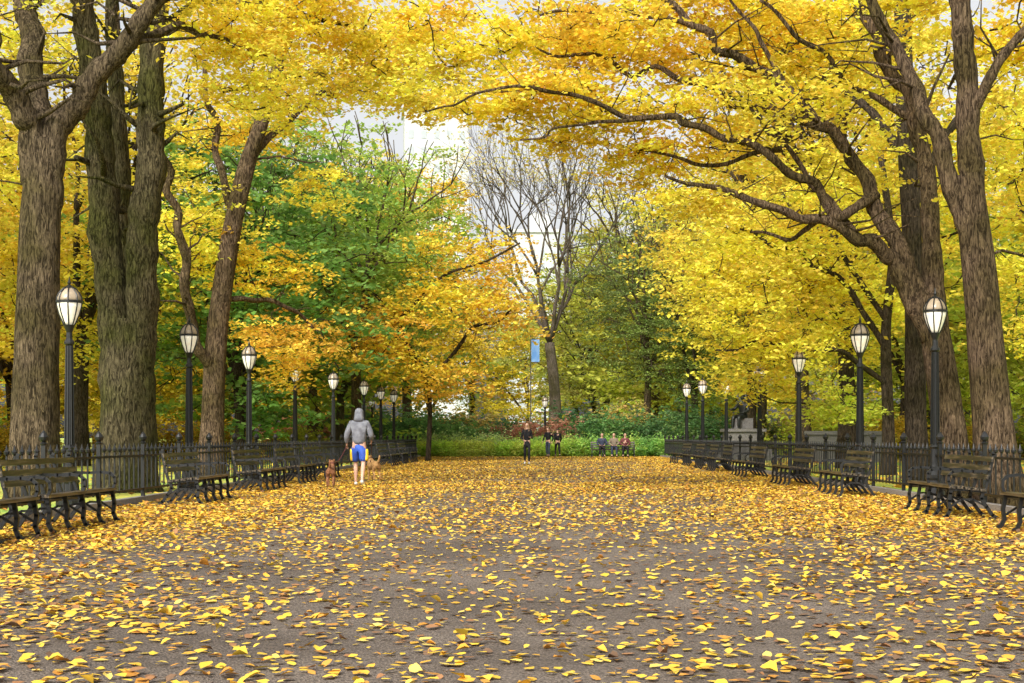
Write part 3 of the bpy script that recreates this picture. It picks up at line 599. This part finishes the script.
for t,s in((-1,'L'),(1,'R')):
    hp,kn=J['hip'+s],J['knee'+s]
    o=child('shorts_panel',skin('shorts_panel',[[(None,hp.lerp(kn,.15)+V(.08*t,-.01,0),(.036,.06)),(None,hp.lerp(kn,.5)+V(.075*t,-.015,0),(.045,.075)),(None,hp.lerp(kn,.84)+V(.07*t,-.02,0),(.053,.08))]],M_yel),man)
J=stand(stride=.5,armsw=.05); J['wriL']=V(-.16,.24,1.12);J['elbL']=V(-.23,-.02,1.13); J['wriR']=V(.18,.2,1.02)
figure(J,'person with long hair in black coat and leggings walking',(-.52,57,.004),math.pi,M_blk,M_blk,M_blond,M_white,longhair=True,scale=.96,dress=True,slim=.88)
figure(stand(stride=.2),'person in dark clothes standing near the planting bed',(.45,78.2,.004),2.6,M_blk,M_navy,M_dhair,M_blk,scale=.93)
figure(stand(stride=.3),'person in black jacket walking near the planting bed',(.98,78.7,.004),.4,M_blk,M_blk,M_dhair,M_blk,scale=.9)
def sit(lean=0):
    return dict(pelvis=V(0,-.02,.55),neck=V(0,-.05+lean,1.05),head=V(0,-.02+lean,1.21),hipL=V(-.09,0,.53),hipR=V(.09,0,.53),kneeL=V(-.12,.42,.53),kneeR=V(.12,.42,.53),
     ankL=V(-.13,.44,.10),ankR=V(.13,.46,.10),toeL=V(-.14,.59,.04),toeR=V(.14,.61,.04),shoL=V(-.18,-.04+lean,.98),shoR=V(.18,-.04+lean,.98),elbL=V(-.26,.05,.74),elbR=V(.26,.05,.74),wriL=V(-.13,.26,.66),wriR=V(.13,.26,.66))
figure(sit(.03),'person in navy jacket sitting on the bench',(3.35,76.95,0),math.pi,M_navy,M_blk,M_dhair,M_blk)
figure(sit(),'person in tan coat sitting on the bench',(4.0,76.95,0),math.pi,M_tan,M_navy,M_blond,M_blk)
figure(sit(.08),'person in maroon jacket sitting on the bench',(4.6,76.95,0),math.pi,M_red,M_blk,M_dhair,M_blk)
figure(stand(stride=.3),'person in light blue shirt walking on the lawn',(-24.2,75,0),1.2,M_lblue,M_navy,M_dhair,M_blk)
def dog(label,loc,rot,m,sc,shag=1):
    r=empty('dog',loc,label,'dog',None,rot); r.scale=(sc,)*3; f=shag
    C=[[('rump',V(0,-.30,.50),(.085*f,.10*f)),('loin',V(0,-.12,.50),(.075*f,.085*f)),('ches',V(0,.14,.47),(.095*f,.125*f)),('sho',V(0,.25,.54),(.08*f,.10*f)),('nek',V(0,.34,.64),.062*f),('head',V(0,.41,.72),(.066,.062)),('brow',V(0,.47,.72),(.05,.045)),(None,V(0,.54,.69),(.032,.028)),(None,V(0,.59,.685),(.026,.022))]]
    for t in(-1,1):
        C.append(['sho',(None,V(.075*t,.22,.40),.05),(None,V(.08*t,.20,.26),.032),(None,V(.08*t,.21,.14),.024),(None,V(.08*t,.21,.045),.022),(None,V(.08*t,.26,.025),.024)])
        C.append(['rump',(None,V(.08*t,-.30,.42),.068),(None,V(.085*t,-.22,.30),.042),(None,V(.085*t,-.36,.19),.026),(None,V(.085*t,-.33,.05),.022),(None,V(.085*t,-.28,.025),.024)])
        C.append([(None,V(.035*t,.40,.77),.020),(None,V(.065*t,.40,.76),.022),(None,V(.078*t,.41,.69),.016)])
    C.append(['rump',(None,V(0,-.38,.56),.03*f),(None,V(0,-.47,.62),.028*f),(None,V(0,-.53,.71),.022*f),(None,V(0,-.52,.78),.012)])
    child('body',skin('body',C,m),r)
    mb=MB(); mb.tube([(.075*f*math.cos(a),.335+.05*math.sin(a)*f,.635-.045*math.sin(a)*f) for a in np.linspace(0,2*math.pi,13)],[.012]*13,6); child('collar',mb.mesh('collar',M_red,True),r)
    mb=MB(); mb.lathe([(.004,-.014),(.017,-.006),(.017,.006),(.004,.014)],8,(0,.612,.69)); child('nose',mb.mesh('nose',M_eye,True),r)
    for t in(-1,1):
        mb=MB(); mb.lathe([(.002,-.01),(.010,0),(.002,.01)],8,(.034*t,.49,.745)); child('eye',mb.mesh('eye',M_eye),r)
    return r
M_fur1=mat('red_brown_fur',(.28,.12,.05),(.15,.06,.028),rough=.9,scale=14,bump=.5); M_fur2=mat('golden_fur',(.50,.29,.11),(.34,.18,.06),rough=.9,scale=14,bump=.5)
dog('short-haired reddish brown dog walking on a leash',(-4.54,30.9,.004),.08,M_fur1,.78,1.1)
dog('fluffy golden tan dog walking beside the person',(-4.12,35.2,.004),.45,M_fur2,.84,1.35)
mb=MB(); hnd=V(-4.02-.29,31.72,.90); col=V(-4.57,31.17,.50); P=[hnd.lerp(col,t)-V(0,0,.10*math.sin(math.pi*t)) for t in np.linspace(0,1,8)]; mb.tube(P,[.006]*8,5)
o=child('leash',mb.mesh('leash',M_red),None); o['label']='thin red leash from hand to brown dog'; o['category']='leash'
mb=MB(); hnd=V(-4.02+.25,31.85,.97); col=V(-4.24,35.45,.54); P=[hnd.lerp(col,t)-V(0,0,.22*math.sin(math.pi*t)) for t in np.linspace(0,1,12)]; mb.tube(P,[.006]*12,5)
o=child('leash',mb.mesh('leash',M_red),None); o['label']='thin red leash from hand to golden dog'; o['category']='leash'
# statue
J=sit(.02); J['elbR']=V(.33,.05,.8); J['wriR']=V(.3,.3,.78)
st=empty('monument',(9.7,68,0),'seated dark bronze figure on a stepped granite pedestal','statue')
f=figure(J,'x',(0,0,0),2.6,M_bronze,M_bronze,M_bronze,M_bronze,statue=M_bronze,name='bronze_figure',dress=True,face=False,scale=1.5)
bm=bmesh.new()
for c in list(f.children):
    bm.from_mesh(c.data); bpy.data.objects.remove(c)
me=bpy.data.meshes.new('bronze_figure'); bm.to_mesh(me); bm.free(); me.materials.append(M_bronze); bpy.data.objects.remove(f)
f=child('bronze_figure',me,st); f.location=(0,0,1.35); f.rotation_euler[2]=2.4; f.scale=(1.35,)*3
mb=MB(); mb.box((0,0,.12),(3,3,.28)); mb.box((0,0,.40),(2.4,2.4,.28)); mb.box((0,0,.95),(1.7,1.7,.82)); mb.box((0,0,1.42),(1.95,1.95,.14)); mb.box((0,.15,1.75),(.9,.8,.5)); child('pedestal',mb.mesh('pedestal',M_granited),st)
pw=empty('stone_wall',(13.4,62,0),'low dark granite wall with capstones on the lawn','wall'); mb=MB(); mb.box((0,0,.6),(3.6,.6,1.2)); child('wall',mb.mesh('wall',M_granited),pw); mb=MB(); mb.box((0,0,1.28),(3.9,.8,.16)); child('capstone',mb.mesh('capstone',M_granited),pw)
# ============================================================ LIGHT + CAMERA
w=bpy.data.worlds.new('World'); S.world=w; w.use_nodes=True; nt=w.node_tree; bg=nt.nodes['Background']
EL,AZ=38,200
sky=nt.nodes.new('ShaderNodeTexSky'); sky.sky_type='NISHITA'; sky.sun_disc=False; sky.sun_elevation=math.radians(EL); sky.sun_rotation=math.radians(AZ); sky.dust_density=5; sky.air_density=1
hs=nt.nodes.new('ShaderNodeHueSaturation'); hs.inputs['Saturation'].default_value=.12; hs.inputs['Value'].default_value=1.5
nt.links.new(sky.outputs[0],hs.inputs['Color']); nt.links.new(hs.outputs[0],bg.inputs[0]); bg.inputs[1].default_value=.15
sd=bpy.data.lights.new('sun','SUN'); sd.energy=3.4; sd.angle=math.radians(14); sd.color=(1,.94,.84); so=bpy.data.objects.new('sun',sd); COL.objects.link(so)
el=math.radians(EL); az=math.radians(AZ); dv=Vector((math.sin(az)*math.cos(el),math.cos(az)*math.cos(el),math.sin(el))); so.rotation_euler=dv.to_track_quat('Z','Y').to_euler()
cd=bpy.data.cameras.new('camera'); cd.lens=50; cd.sensor_width=36; cd.clip_end=3000; cd.shift_x=-(VX-512)/1024; cd.shift_y=(VY-341.5)/1024
co=bpy.data.objects.new('camera',cd); COL.objects.link(co); co.location=(0,0,EYE); co.rotation_euler=(math.pi/2,0,0); S.camera=co
S.view_settings.view_transform='Standard'; S.view_settings.look='None'; S.view_settings.exposure=0
